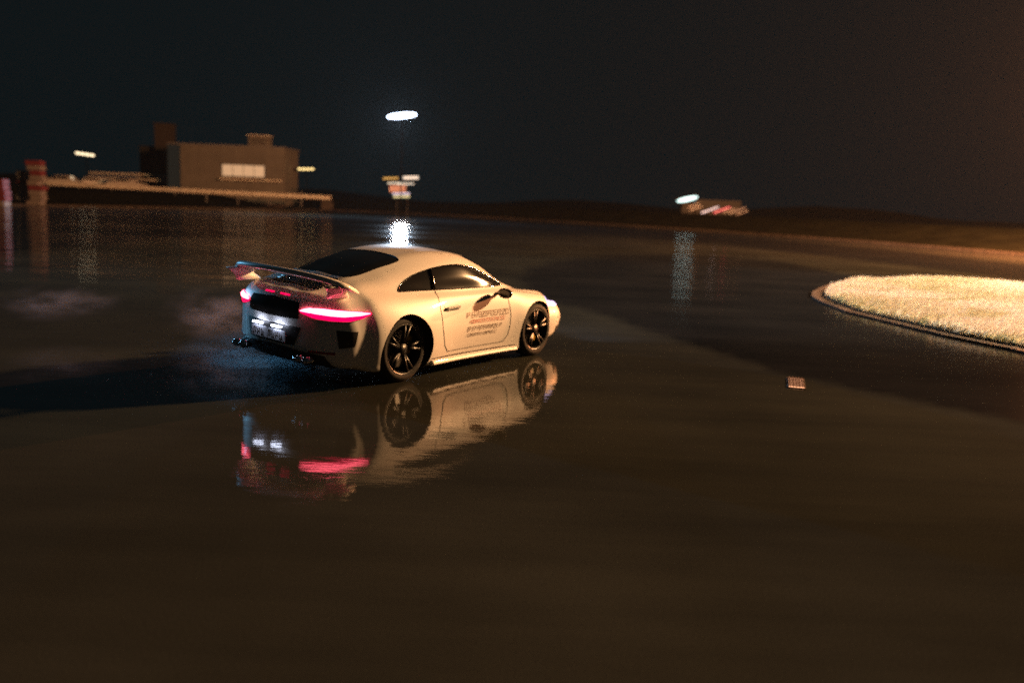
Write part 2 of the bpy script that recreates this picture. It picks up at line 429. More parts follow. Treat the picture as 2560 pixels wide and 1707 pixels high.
# wheel arches
WH = [(0, -1, .345, .30, .40), (0, 1, .345, .30, .40), (2.45, -1, .335, .25, .385), (2.45, 1, .335, .25, .385)]
for (x, sy, r, wd, ra) in WH:
    bm = bmesh.new(); bm_cyl(bm, (x, sy*.50, r+.012), (x, sy*1.2, r+.012), ra, seg=64)
    cu = from_bm('cutter', bm, M['black']); boolean(body, cu, 'DIFFERENCE'); drop(cu)
# intakes behind doors and lower rear mask
for p in body.data.polygons:
    c = p.center
    blk = False
    for (x, sy, r, wd, ra) in WH:
        d = math.hypot(c.x-x, c.z-r-.012)
        if c.y*sy > .45 and (d < ra-.004 or (d < ra+.004 and abs(p.normal.y) < .4)): blk = True
        if abs(c.y*sy-.50) < .01 and d < ra: blk = True
    if BV.find_nearest(c)[3] > .004: blk = True
    if c.z < .19 and abs(p.normal.z) > .6: blk = True
    p.material_index = 1 if blk else 0
body.parent = car; drop(inner)
sm = body.data
bm = bmesh.new(); bm.from_mesh(sm)
for e in bm.edges:
    if len(e.link_faces) == 2 and e.calc_face_angle(0) > R(38): e.smooth = False
bm.to_mesh(sm); bm.free()

def hit(o, d):
    r = BV.ray_cast(Vector(o), Vector(d).normalized())
    return (r[0], r[1]) if r[0] else (None, None)
def side_pt(x, z, sy=-1):
    return hit((x, sy*2, z), (0, -sy, 0))
def polar_pt(a, z, cx=-.35):
    """a: angle in degrees from straight back, negative to the right-hand side of the car"""
    d = Vector((-math.cos(R(a)), math.sin(R(a)), 0)); return hit(Vector((cx, 0, z)) + d*3, -d)
def nose_pt(a, z, cx=2.5):
    d = Vector((math.cos(R(a)), math.sin(R(a)), 0)); return hit(Vector((cx, 0, z)) + d*3, -d)
def strip(name, fn, top, bot, m, off=.006, N=40, Mr=4, thick=.02, parent=None):
    """patch laid on the body between two curves given as [(u, v)...]"""
    tu = [p[0] for p in top]; tv = [p[1] for p in top]; bu = [p[0] for p in bot]; bv = [p[1] for p in bot]
    def samp(us, vs_, f):
        q = f*(len(us)-1); i = min(int(q), len(us)-2); t = q-i
        return us[i]*(1-t)+us[i+1]*t, vs_[i]*(1-t)+vs_[i+1]*t
    A, B_ = [], []
    for i in range(N+1):
        f = i/N; a = samp(tu, tv, f); c = samp(bu, bv, f)
        for j in range(Mr+1):
            t = j/Mr; p, nn = fn(a[0]*(1-t)+c[0]*t, a[1]*(1-t)+c[1]*t)
            if p is None: p = Vector((0, 0, .5)); nn = Vector((0, 0, 1))
            bulge = off*(1 + .8*math.sin(math.pi*t)) if Mr > 1 else off
            A.append(p + nn*bulge); B_.append(p - nn*thick)
    k = len(A); W = Mr+1; fs = []
    for i in range(N):
        for j in range(Mr):
            q = (i*W+j, i*W+j+1, (i+1)*W+j+1, (i+1)*W+j); fs.append(q); fs.append(tuple(x+k for x in q[::-1]))
    for i in range(N):
        fs.append((i*W, (i+1)*W, (i+1)*W+k, i*W+k)); a = i*W+Mr; fs.append((a, a+k, a+W+k, a+W))
    for j in range(Mr):
        fs.append((j, j+k, j+1+k, j+1)); a = N*W+j; fs.append((a, a+1, a+1+k, a+k))
    o = mk(name, A+B_, fs, m, parent or car, True)
    bm = bmesh.new(); bm.from_mesh(o.data); bmesh.ops.recalc_face_normals(bm, faces=bm.faces)
    for e in bm.edges:
        if len(e.link_faces) == 2 and e.calc_face_angle(0) > R(40): e.smooth = False
    bm.to_mesh(o.data); bm.free(); return o
# tail lamps: a red lens with the lit bar along its top
for sg in (-1, 1):
    f = (lambda a, z, sg=sg: polar_pt(a*sg, z))
    tl = strip('tail_lamp', f, [(30, .792), (38, .822), (48, .832), (60, .826), (72, .812), (80, .798)], [(31, .770), (40, .735), (52, .715), (64, .715), (74, .745), (80, .785)], M['red'], .007)
    strip('lamp_bar', f, [(31, .796), (38, .822), (48, .828), (60, .819), (72, .805), (79, .795)], [(31, .786), (38, .780), (48, .772), (60, .764), (72, .770), (79, .787)], M['hot_red'], .014, parent=tl)
    strip('indicator', f, [(42, .730), (52, .722), (64, .722), (72, .742)], [(42, .722), (52, .708), (64, .708), (72, .736)], M['gloss_black'], .012, parent=tl)
# dark band, plate recess and diffuser on the tail
strip('tail_band', lambda a, z: polar_pt(a, z), [(-29, .86), (0, .88), (29, .86)], [(-29, .70), (0, .69), (29, .70)], M['gloss_black'], .004, N=50)  # gloss band enlarged to darken the tail where shade falls between the lamps
def rear_pt(y, z): return hit((-3, y, z), (1, 0, 0))
rec = strip('plate_recess', rear_pt, [(-.40, .62), (.40, .62)], [(-.33, .43), (.33, .43)], M['black'], .003)
plate = box('number_plate', (-1.075, 0, .51), (.012, .52, .112), M['plate'], car, bevel=.004)
rnd = random.Random(11)
bm = bmesh.new(); yy = .215
for i in range(8):
    if i == 3:
        from_bm('plate_lettering', bm, M['ink'], plate); bm = bmesh.new()
    else:
        bm_box(bm, (-1.0825, yy, .51), (.002, .010, .066)); bm_box(bm, (-1.0825, yy-.028, .51+rnd.choice((-.015, .01))), (.0018, .010, .05))
        bm_box(bm, (-1.0826, yy-.014, .51+rnd.choice((-.028, 0, .028))), (.002, .028, .010))
    yy -= .056
from_bm('plate_lettering', bm, M['ink'], plate)
for y in (-.14, .14): box('plate_lamp', (-1.095, y, .60), (.035, .13, .014), M['plate_lamp'], car)
# rear vents at corners
for sg in (-1, 1):
    f = (lambda a, z, sg=sg: polar_pt(a*sg, z))
    strip('rear_vent', f, [(56, .63), (70, .62)], [(58, .45), (68, .47)], M['black'], .004)
    strip('rear_reflector', f, [(38, .405), (56, .405)], [(38, .385), (56, .385)], mat('red_reflector', (.3, .01, .02), .2), .006)
strip('diffuser', rear_pt, [(-.62, .36), (-.3, .40), (0, .41), (.3, .40), (.62, .36)], [(-.66, .24), (-.3, .22), (0, .22), (.3, .22), (.66, .24)], M['black'], .012)
for sg in (-1, 1):
    for dy in (.42, .53):
        bm = bmesh.new(); bm_box(bm, (-1.0, sg*dy, .315), (.18, .095, .070), 0, .02)
        bmesh.ops.delete(bm, geom=[f_ for f_ in bm.faces if f_.normal.x < -.95], context='FACES')
        bmesh.ops.solidify(bm, geom=bm.faces[:], thickness=.006)
        from_bm('exhaust_tip', bm, M['chrome'], car, True)
# engine lid slats
for k in range(7):
    x = -.50 - k*.042
    pts = []
    for j in range(13):
        y = -.36+.72*j/12; p, nn = hit((x, y, 2), (0, 0, -1)); pts.append(p + nn*.002)
    if k == 0: lid = tube('lid_grille', pts, .012, M['black'], car)
    else: tube('lid_grille', pts, .012, M['black'], car)
# rear wing: blade with body coloured ends standing on the deck
def wing_pts(y):
    a = abs(y)/.82
    return Vector((-.93 + .16*a**3, y, 1.125 - .03*a**2 - .05*a**6))
vs, fs = [], []; prof = [(-.13, .012), (-.10, .030), (-.02, .024), (.08, .002), (.145, -.018), (.15, -.026), (.08, -.022), (-.02, -.006), (-.10, 0)]
NW = 48
for i in range(NW+1):
    y = -.82 + 1.64*i/NW; c = wing_pts(y); k = 1 - .25*(abs(y)/.82)**5
    for (px_, pz) in prof: vs.append((c.x + px_*k*1.08, y, c.z + pz*1.9))
m_ = len(prof)
for i in range(NW):
    for k in range(m_): fs.append((i*m_+k, i*m_+(k+1) % m_, (i+1)*m_+(k+1) % m_, (i+1)*m_+k))
fs.append(tuple(range(m_))); fs.append(tuple(NW*m_+k for k in range(m_))[::-1])
wing = mk('rear_wing', vs, fs, M['paint'], car, True)
bm = bmesh.new(); bm.from_mesh(wing.data); bmesh.ops.recalc_face_normals(bm, faces=bm.faces); bm.to_mesh(wing.data); bm.free()
for sg in (-1, 1):
    bm = bmesh.new()
    rings_ = []
    for (t, ww) in ((0, .16), (.4, .13), (.8, .14), (1.0, .17)):
        c = Vector((-.80, sg*.68, .95)).lerp(Vector((-.88, sg*.74, 1.075)), t)
        rings_.append([bm.verts.new(c + Vector((ww*math.cos(q*math.pi/6), .045*math.sin(q*math.pi/6), 0))) for q in range(12)])
    for a, c in zip(rings_, rings_[1:]):
        for q in range(12): bm.faces.new((a[q], a[(q+1) % 12], c[(q+1) % 12], c[q]))
    bm.faces.new(rings_[0][::-1]); bm.faces.new(rings_[-1])
    bmesh.ops.recalc_face_normals(bm, faces=bm.faces)
    from_bm('wing_support', bm, M['paint'], wing, True)
    strip('wing_lamp', lambda y, z, sg=sg: hit((-3, y, z), (1, 0, 0)), [(sg*.05, .918), (sg*.18, .915)], [(sg*.05, .908), (sg*.18, .905)], M['red'], .004, N=8)
# seams, sills, handles
def seam(pts, r=.0035):
    P = []
    for (x, z) in pts:
        p, nn = side_pt(x, z, SG); P.append(p + nn*.0008)
    tube('door_seam', P, r, M['seam'], car)
for SG in (-1, 1):
    def dense(pts, k=8):
        out = []
        for a, c in zip(pts, pts[1:]): out += [(a[0]+(c[0]-a[0])*t/k, a[1]+(c[1]-a[1])*t/k) for t in range(k)]
        return out+[pts[-1]]
    seam(dense([(.60, .94), (.56, .80), (.56, .55), (.62, .36), (.70, .28), (1.75, .28), (1.83, .36), (1.87, .60), (1.86, .90)]))
    seam(dense([(1.98, .87), (2.2, .845), (2.5, .81), (2.85, .74)]), .003)
    f = (lambda x, z, s_=SG: side_pt(x, z, s_))
    strip('door_handle', f, [(.66, .765), (.90, .772)], [(.66, .738), (.90, .745)], M['paint'], .022, N=12)
    strip('handle_recess', f, [(.64, .785), (.92, .79)], [(.66, .725), (.90, .73)], M['black'], .002, N=12)
    sk = strip('side_sill', f, [(.42, .215), (1.2, .205), (2.02, .20)], [(.42, .165), (1.2, .155), (2.02, .158)], M['paint'], .030, N=40)
    strip('sill_gap', f, [(.42, .235), (1.2, .226), (2.02, .22)], [(.42, .222), (1.2, .212), (2.02, .207)], M['seam'], .003, N=40)
    # headlamp
    f2 = (lambda a, z, s_=SG: nose_pt(a*s_, z))
    hl = strip('headlamp', f2, [(40, .72), (52, .765), (66, .79)], [(41, .60), (53, .60), (66, .65)], M['xenon'], .008, N=16)
    strip('front_light_bar', f2, [(24, .42), (44, .42)], [(25, .385), (44, .385)], M['gloss_black'], .006, N=16)
    strip('front_intake', f2, [(20, .34), (52, .34)], [(22, .22), (50, .22)], M['black'], .004, N=16)
    # mirror
    mb = bmesh.new()
    bmesh.ops.create_uvsphere(mb, u_segments=20, v_segments=12, radius=1,
        matrix=Matrix.Translation((1.62, SG*.935, .885)) @ Matrix.Rotation(SG*.15, 4, 'Z') @ Matrix.Diagonal((.065, .105, .062, 1)))
    for v in mb.verts:
        if v.co.x < 1.59: v.co.x = 1.59
    mi = from_bm('door_mirror', mb, M['gloss_black'], car, True)
    tube('mirror_arm', [(1.70, SG*.78, .87), (1.67, SG*.83, .865), (1.63, SG*.88, .87)], .022, M['gloss_black'], mi, 8)
    # window trims
    P = []
    for (x, z) in side_out + [side_out[0]]:
        p, nn = side_pt(x, z, SG); P.append(p + nn*.001)
    tube('window_trim', P, .0075, M['gloss_black'], car)
    p0 = [side_pt(.60+(.03*t), .95+.22*t, SG) for t in (0, .3, .6, 1)]
    tube('window_pillar', [p + nn*.0 for p, nn in p0], .018, M['gloss_black'], car)
strip('front_centre_intake', lambda a, z: nose_pt(a, z), [(-16, .34), (16, .34)], [(-16, .22), (16, .22)], M['black'], .004, N=16)
# door lettering, three rows of small characters
rnd = random.Random(2)
def letters(name, x0, x1, z, h, m):
    V, F = [], []
    def bar(xa, za, xb, zb_, wd):
        d = Vector((xb-xa, zb_-za)); L = max(d.length, 1e-5); nx_, nz_ = -d.y/L*wd/2, d.x/L*wd/2
        q = []
        for (x, z_) in ((xa+nx_, za+nz_), (xb+nx_, zb_+nz_), (xb-nx_, zb_-nz_), (xa-nx_, za-nz_)):
            p, nn = side_pt(x, z_, -1); V.append(p + nn*.006); q.append(len(V)-1)
        F.append(tuple(q))
    x = x0; sh = .35*h
    while x < x1:
        wl = h*rnd.uniform(.45, .8); kind = rnd.randint(0, 4)
        L = lambda u, v: (x+u*wl+v*sh, z+v*h)
        segs = {0: [(0, 0, 0, 1), (0, 1, 1, 1), (1, 1, 1, .5), (1, .5, 0, .5)], 1: [(0, 0, 0, 1), (0, 1, 1, 1), (0, .5, .8, .5), (0, 0, 1, 0)],
                2: [(0, 0, 0, 1), (1, 0, 1, 1), (0, .5, 1, .5)], 3: [(0, 0, 0, 1), (0, 0, 1, 0), (1, 0, 1, 1), (0, 1, 1, 1)], 4: [(0, 1, 1, 1), (1, 1, 0, 0), (0, 0, 1, 0)]}[kind]
        for (a, c, d, e) in segs: bar(*L(a, c), *L(d, e), h*.15)
        x += wl + h*.28 + (h*.5 if rnd.random() < .15 else 0)
    return mk(name, V, F, m, car)
letters('door_lettering', 1.03, 1.80, .62, .058, M['ink'])
letters('door_lettering', 1.08, 1.76, .560, .038, M['redink'])
letters('door_lettering', 1.03, 1.66, .475, .045, M['ink'])
letters('door_lettering', 1.03, 1.56, .415, .03, M['ink'])
# the body leans on its springs in the slide; the wheels stay upright
ROLLM = Matrix.Translation((0, -.9, 0)) @ Matrix.Rotation(R(3.0), 4, 'X') @ Matrix.Translation((0, .9, 0))
for ch in list(car.children):
    ch.location = (0, -.9*(1-math.cos(R(3))), .9*math.sin(R(3)) - .03); ch.rotation_euler = (R(3), 0, 0)
# wheels
import os
if os.environ.get('DBG'):
    CWt = Matrix.Translation((CARX, CARY, 0)) @ Matrix.Rotation(CARTH, 4, 'Z') @ ROLLM
    inv = CWt.inverted()
    for (px, py) in ((1155, 683), (1175, 690), (1120, 745), (1320, 738), (1100, 700), (1060, 700)):
        o = inv @ Vector((0, 0, CAMH)); d = inv.to_3x3() @ ray(px, py).normalized()
        loc, nn, _, dist = BV.ray_cast(o, d)
        if loc:
            r_ = CWt.to_3x3() @ (d - 2*d.dot(nn)*nn)
            print('REFL', px, py, [round(q, 2) for q in loc], 'az', round(math.degrees(math.atan2(r_.y, r_.x)), 1), 'el', round(math.degrees(math.asin(r_.z)), 1))
def lathe(name, prof, m, parent, seg=48):
    vs, fs = [], []; n = len(prof)
    for k in range(seg):
        a = 2*math.pi*k/seg
        for (y, r) in prof: vs.append((r*math.cos(a), y, r*math.sin(a)))
    for k in range(seg):
        for j in range(n-1):
            fs.append((k*n+j, k*n+j+1, ((k+1) % seg)*n+j+1, ((k+1) % seg)*n+j))
    o = mk(name, vs, fs, m, parent, True)
    bm = bmesh.new(); bm.from_mesh(o.data); bmesh.ops.recalc_face_normals(bm, faces=bm.faces); bm.to_mesh(o.data); bm.free(); return o
for (x, sy, r, wd, ra) in WH:
    yo = .895 if x == 0 else .885
    rr = r - .085
    bm = bmesh.new()
    q = wd/2
    # outward is local -y for the right side
    for k in range(5):
        for dq in (-.16, .16):
            a = 2*math.pi*k/5 + .3; a1 = a + dq
            p0 = Vector((.05*math.cos(a), -q+.045, .05*math.sin(a))); p1 = Vector((rr*math.cos(a1), -q+.018, rr*math.sin(a1)))
            bm_cyl(bm, p0, p1, .024, .015, 8)
    bm_cyl(bm, (0, -q+.02, 0), (0, -q+.08, 0), .06, .075, 20)
    spokes = from_bm('wheel', bm, M['rim'], car, True)
    spokes.location = (x, sy*(yo-q), r); spokes.rotation_euler = (0, .4*x+.2, 0 if sy < 0 else math.pi)
    lathe('rim', [(-q+.004, rr+.012), (-q, rr+.004), (-q+.012, rr-.008), (-q+.03, rr-.022), (q-.01, rr-.03), (q, rr+.01)], M['rim'], spokes)
    lathe('tyre', [(-q+.005, rr+.004), (-q-.002, rr+.03), (-q+.002, r-.035), (-q+.02, r-.008), (-q+.05, r), (-.02, r+.001), (-.018, r-.007), (-.006, r-.007), (-.004, r+.001), (q-.05, r), (q-.02, r-.01), (q-.002, r-.035), (q, rr)], M['rubber'], spokes)
    bm = bmesh.new(); bm_cyl(bm, (0, -q+.10, 0), (0, -q+.125, 0), .195, seg=40)
    from_bm('brake_disc', bm, M['disc'], spokes)
    bm = bmesh.new(); bm_box(bm, (.14, -q+.11, .06), (.10, .06, .20), 0, .015)
    from_bm('brake_caliper', bm, mat('caliper_yellow', (.5, .3, .02), .35), spokes)
# underside
box('underbody', (1.2, 0, .175), (3.4, 1.15, .05), M['black'], car)
car.rotation_euler = (R(0), 0, CARTH)
CW = Matrix.Translation((CARX, CARY, 0)) @ Matrix.Rotation(CARTH, 4, 'Z')
# headlight beams
for sg in (-1, 1):
    l = lamp('headlight_beam', 'SPOT', CW @ Vector((3.25, sg*.62, .66)), 160, (.72, .74, 1.0), spot_size=R(75), spot_blend=.8, shadow_soft_size=.05)
    d = CW.to_3x3() @ Vector((1, sg*-.02, -.10))
    l.rotation_euler = d.to_track_quat('-Z', 'Y').to_euler()

# ================================================================== GRASS ISLAND ON THE RIGHT
isl_px = [(2062, 735), (2076, 726), (2108, 713), (2170, 706), (2260, 703), (2380, 706), (2560, 720), (2900, 750), (3200, 800), (3200, 1000), (2900, 950), (2560, 874), (2400, 842), (2250, 806), (2150, 782), (2085, 757), (2062, 745)]
ISL = [ground(*p) for p in isl_px]
ISL = [Vector(p) for p in ISL]
cen = sum(ISL, Vector())/len(ISL)
def inflate(poly, d):
    out = []
    m = len(poly)
    for i in range(m):
        a, b_, c = poly[i-1], poly[i], poly[(i+1) % m]
        t = (c-a).normalized(); nrm = Vector((t.y, -t.x, 0))
        if nrm.dot(b_-cen) < 0 and i not in (): nrm = -nrm
        out.append(b_ + nrm*d)
    return out
def slab(name, poly, z, m, kind='structure'):
    bm = bmesh.new()
    a = [bm.verts.new((p.x, p.y, z)) for p in poly]; c = [bm.verts.new((p.x, p.y, -.05)) for p in poly]
    f = bm.faces.new(a); f2 = bm.faces.new(c[::-1])
    for i in range(len(a)): bm.faces.new((a[i], c[i], c[(i+1) % len(a)], a[(i+1) % len(a)]))
    bmesh.ops.recalc_face_normals(bm, faces=bm.faces)
    o = from_bm(name, bm, m); tag(o, kind=kind); return o
slab('island_kerb', inflate(ISL, .30), .035, mat('dirty_kerb', (.035, .03, .026), .8, spec=.1, var=.5, vscale=2, bump=.6))
slab('island_soil', inflate(ISL, .02), .06, mat('soil', (.10, .085, .05), .95, bump=1, var=.4, vscale=3))
def grass_mat():
    m, nt, b = nodes('pale_dry_grass')
    at2 = nt.nodes.new('ShaderNodeAttribute'); at2.attribute_name = 'tint'
    r = nt.nodes.new('ShaderNodeValToRGB'); e = r.color_ramp.elements
    e[0].color = (.42, .44, .22, 1); e[1].color = (.84, .82, .74, 1); e.new(.5).color = (.74, .72, .58, 1)
    nt.links.new(at2.outputs['Fac'], r.inputs[0]); nt.links.new(r.outputs[0], b.inputs['Base Color'])
    b.inputs['Roughness'].default_value = .7
    tr = nt.nodes.new('ShaderNodeBsdfTranslucent'); nt.links.new(r.outputs[0], tr.inputs[0])
    mx = nt.nodes.new('ShaderNodeMixShader'); mx.inputs[0].default_value = .45
    nt.links.new(b.outputs[0], mx.inputs[1]); nt.links.new(tr.outputs[0], mx.inputs[2])
    nt.links.new(mx.outputs[0], nt.nodes['Material Output'].inputs[0]); return m
def blades(name, poly, nb, hmin, hmax, lean, m, xmax=24):
    P2 = [(p.x, p.y) for p in poly]
    x0 = min(p[0] for p in P2); x1 = min(xmax, max(p[0] for p in P2)); y0 = min(p[1] for p in P2); y1 = max(p[1] for p in P2)
    rnd = random.Random(9); V, F, T_ = [], [], []
    cnt = 0
    while cnt < nb:
        x, y = rnd.uniform(x0, x1), rnd.uniform(y0, y1)
        if not inpoly((x, y), P2): continue
        if x > .62*y + 1.5: continue
        cnt += 1
        h = rnd.uniform(hmin, hmax)*(1+.35*math.sin(x*1.3+y*.7)*math.sin(y*.9)); a = rnd.uniform(0, math.pi); wd = rnd.uniform(.006, .014)
        lx = lean[0]*h + rnd.gauss(0, .3)*h; ly = lean[1]*h + rnd.gauss(0, .3)*h
        dx, dy = math.cos(a)*wd, math.sin(a)*wd; k = len(V)
        V += [(x-dx, y-dy, .05), (x+dx, y+dy, .05), (x+lx*.4+dx*.8, y+ly*.4+dy*.8, .05+h*.6), (x+lx*.4-dx*.8, y+ly*.4-dy*.8, .05+h*.6), (x+lx, y+ly, .05+h)]
        F += [(k, k+1, k+2, k+3), (k+3, k+2, k+4)]
        t = min(1, max(0, .55 + .3*math.sin(x*.9+1.3*math.sin(y*.6)) + rnd.gauss(0, .22)))
        if math.sin(x*2.1+math.sin(y*1.7)*2)*math.sin(y*1.3-x*.6) > .62: t *= .35
        T_ += [t]*5
    o = mk(name, V, F, m)
    a = o.data.attributes.new('tint', 'FLOAT', 'POINT'); a.data.foreach_set('value', T_)
    return o
gr = blades('grass', ISL, 130000, .06, .17, (1.1, .3), grass_mat())
tag(gr, 'pale dry grass lit brightly on the pointed island at the right', 'grass', kind='stuff')

# ================================================================== SMALL DRAIN GRATE WITH ADDED GLOW
gp = ground(1990, 958)
gl = empty('glowing_grate', gp, -math.atan2(gp.x, gp.y)+R(2)); tag(gl, 'small drain grate with an added warm glow set in the wet asphalt, right of the car', 'drain grate')
M['grate_glow'] = mat('warm_grate_glow', (.5, .3, .2), .4, emis=(1, .44, .22), es=1.5)
box('lens', (0, 0, .008), (.165, .60, .012), M['grate_glow'], gl)  # glowing sheet under the bars, stands in for lamp light reflected by the grate
box('frame', (0, 0, .0035), (.20, .66, .007), M['black'], gl)
bm = bmesh.new()
for k in range(7): bm_box(bm, (0, -.26+.0867*k*1.0, .019), (.175, .018, .010))
for k in range(5): bm_box(bm, (-.068+.034*k, 0, .0185), (.006, .62, .011))
from_bm('grille', bm, mat('rusty_iron', (.05, .025, .015), .5, metal=.6), gl)

# ================================================================== BACKGROUND, LEFT
M['wall'] = mat('beige_render', (.125, .12, .108), .8, var=.15, vscale=.8)
M['bluepanel'] = mat('blue_cladding', (.02, .05, .10), .5)
M['brown'] = mat('brown_brick', (.030, .023, .019), .85, var=.25, vscale=3)
M['white'] = mat('weathered_white_paint', (.62, .60, .54), .5, var=.2, vscale=2)
M['metal'] = mat('galvanised_steel', (.3, .3, .3), .45, metal=.6)
M['dark'] = mat('dark_metal', (.012, .012, .012), .6)
M['winlit'] = mat('lit_window_glass', (.4, .35, .25), .3, emis=(1, .66, .38), es=.42)
M['pole'] = mat('black_painted_pole', (.004, .004, .004), .8, spec=.1)
def u(px, Y): return at(px, 470, Y).x
BY = 108.0
bx0, bx1 = u(452, BY), u(710, BY)
bz = 7.0
bld = empty('control_building', (bx0, BY, 0)); tag(bld, 'boxy beige building with lit window strip and roof unit behind the white guardrail', 'building')
box('wall', ((bx1-bx0)/2, 3.5, bz/2), (bx1-bx0, 7, bz), M['wall'], bld)
box('corner_panel', (-.78, 3.4, bz/2-.02), (1.55, 6.6, bz-.04), M['bluepanel'], bld)
box('roof', ((bx1-bx0)/2-.6, 3.5, bz+.09), (bx1-bx0+1.7, 7.3, .18), M['metal'], bld)
wz0, wz1 = at(600, 441, BY).z, at(600, 413, BY).z
wx0, wx1 = u(556, BY)-bx0, u(662, BY)-bx0
wn = box('window', ((wx0+wx1)/2, -.02, (wz0+wz1)/2), (wx1-wx0+.16, .10, wz1-wz0+.16), M['dark'], bld)
for k in range(4):
    ww = (wx1-wx0)/4
    box('pane', (wx0+ww*(k+.5), -.085, (wz0+wz1)/2), (ww-.07, .03, wz1-wz0), M['winlit'], wn)
box('ledge', ((wx0+u(706, BY)-bx0)/2, -.45, wz0-.38), (u(706, BY)-bx0-wx0, .9, .16), M['white'], bld)
ru = empty('roof_unit', (u(638, BY), BY+2.2, bz+.18)); tag(ru, 'pale ventilation unit on the roof of the beige building', 'roof unit')
box('casing', (0, 0, .62), (2.4, 1.8, 1.24), M['wall'], ru, bevel=.04); box('lid', (0, 0, 1.29), (2.65, 2.0, .1), M['white'], ru)
bm = bmesh.new()
for k in range(6): bm_box(bm, (0, -.915, .25+.14*k), (1.8, .03, .05))
from_bm('louvre', bm, M['dark'], ru)
tw = empty('tower', (u(408, 118), 119, 0)); tag(tw, 'tall narrow dark brown tower left of the beige building', 'tower')
tz = at(408, 312, 118).z
box('shaft', (0, 0, tz/2), (2.0, 2.0, tz), M['brown'], tw); box('cap', (0, 0, tz+.1), (2.25, 2.25, .2), M['brown'], tw)
sh = empty('shed', (u(364, 118), 121, 0)); tag(sh, 'low dark brown block standing left of the tall tower', 'shed')
sz = at(364, 366, 118).z
box('wall', (0, 0, sz/2), (2.6, 3, sz), M['brown'], sh); box('roof', (0, 0, sz+.06), (2.8, 3.2, .12), M['dark'], sh)

# guardrails: (px0, px1, top y at px0, top y at px1, depth, height of beam)
def guardrail(name, label, x0, x1, Y, z, hb, zb, group, step=4.0, m=None, slope=0.0):
    r = empty(name, (x0, Y, 0)); tag(r, label, 'guardrail', group)
    L = x1-x0; n = 24; vs, fs = [], []
    prof = [(0, 0), (-.05, .12), (-.05, .36), (0, .5), (-.05, .64), (-.05, .88), (0, 1), (.02, 1), (.02, 0)]
    for i in range(n+1):
        for (dy, t) in prof: vs.append((L*i/n, dy, z - hb + hb*t + slope*i/n))
    k = len(prof)
    for i in range(n):
        for j in range(k): fs.append((i*k+j, i*k+(j+1) % k, (i+1)*k+(j+1) % k, (i+1)*k+j))
    fs.append(tuple(range(k))); fs.append(tuple(n*k+j for j in range(k))[::-1])
    mk('rail', vs, fs, m or M['white'], r)
    q = 0.0
    while q <= L+.01:
        box('post', (q, .10, (z+zb)/2), (.12, .12, z-zb+.04), M['metal'], r); q += step
    return r
GY = 101.0
grp = 'guardrails at the far left edge of the pad'
zt0, zt1 = at(370, 467, GY).z, at(830, 491, GY).z
guardrail('guardrail', 'long white guardrail on the grass bank in front of the beige building', u(120, GY), u(828, GY), GY, at(370, 466, GY).z+.1, .42, .5, grp, slope=-.35, step=3.5)
guardrail('guardrail', 'upper thin pale rail behind the long white guardrail, left of the building', u(225, 112), u(432, 112), 112, at(330, 434, 112).z, .22, .8, grp, step=3)
guardrail('guardrail', 'lower of the two thin rails behind the long white guardrail', u(215, 110), u(430, 110), 110, at(330, 446, 110).z, .2, .8, grp, step=3)
eb = box('kerb_block', (u(818, 99), 99, .75), (1.2, .7, .9), M['kerb'], None, bevel=.05); tag(eb, 'pale concrete block at the right end of the long white guardrail', 'concrete block')
# parked vans on the bank
def parked_car(px, Y, pz, m, label):
    r = empty('parked_car', (u(px, Y), Y, pz)); tag(r, label, 'car', 'cars parked behind the guardrail')
    pr = [(-2.1, .25), (-2.15, .7), (-1.9, .95), (-1.45, 1.0), (-1.0, 1.42), (.55, 1.45), (1.15, 1.0), (1.95, .85), (2.12, .6), (2.1, .25)]
    bm = bmesh.new(); a = [bm.verts.new((x, -.85+(.12 if z > 1.1 else 0), z)) for x, z in pr]; c = [bm.verts.new((x, .85-(.12 if z > 1.1 else 0), z)) for x, z in pr]
    bm.faces.new(a); bm.faces.new(c[::-1])
    for i in range(len(a)): bm.faces.new((a[i], c[i], c[(i+1) % len(a)], a[(i+1) % len(a)]))
    bmesh.ops.recalc_face_normals(bm, faces=bm.faces); bmesh.ops.bevel(bm, geom=bm.edges[:], offset=.05, segments=2, affect='EDGES')
    from_bm('body', bm, m, r)
    bm = bmesh.new(); v = [bm.verts.new((x, -.80, z)) for x, z in ((-1.25, 1.03), (-.92, 1.34), (.48, 1.36), (.92, 1.03))]
    f = bm.faces.new(v); e = bmesh.ops.extrude_face_region(bm, geom=[f]); bmesh.ops.translate(bm, verts=[q for q in e['geom'] if isinstance(q, bmesh.types.BMVert)], vec=(0, -.04, 0))
    from_bm('side_window', bm, M['glass'], r)
    for x in (-1.35, 1.3): cyl('wheel', (x, -.88, .32), (x, -.65, .32), .32, M['rubber'], r)
silver = mat('silver_car_paint', (.55, .53, .50), .3, coat=1)
parked_car(165, 104, 1.40, silver, 'leftmost parked silver car behind the long white guardrail')
parked_car(243, 106, 1.40, M['paint'], 'white parked car between the two silver ones behind the guardrail')
parked_car(318, 104, 1.40, silver, 'silver parked car nearest the brown tower, behind the guardrail')

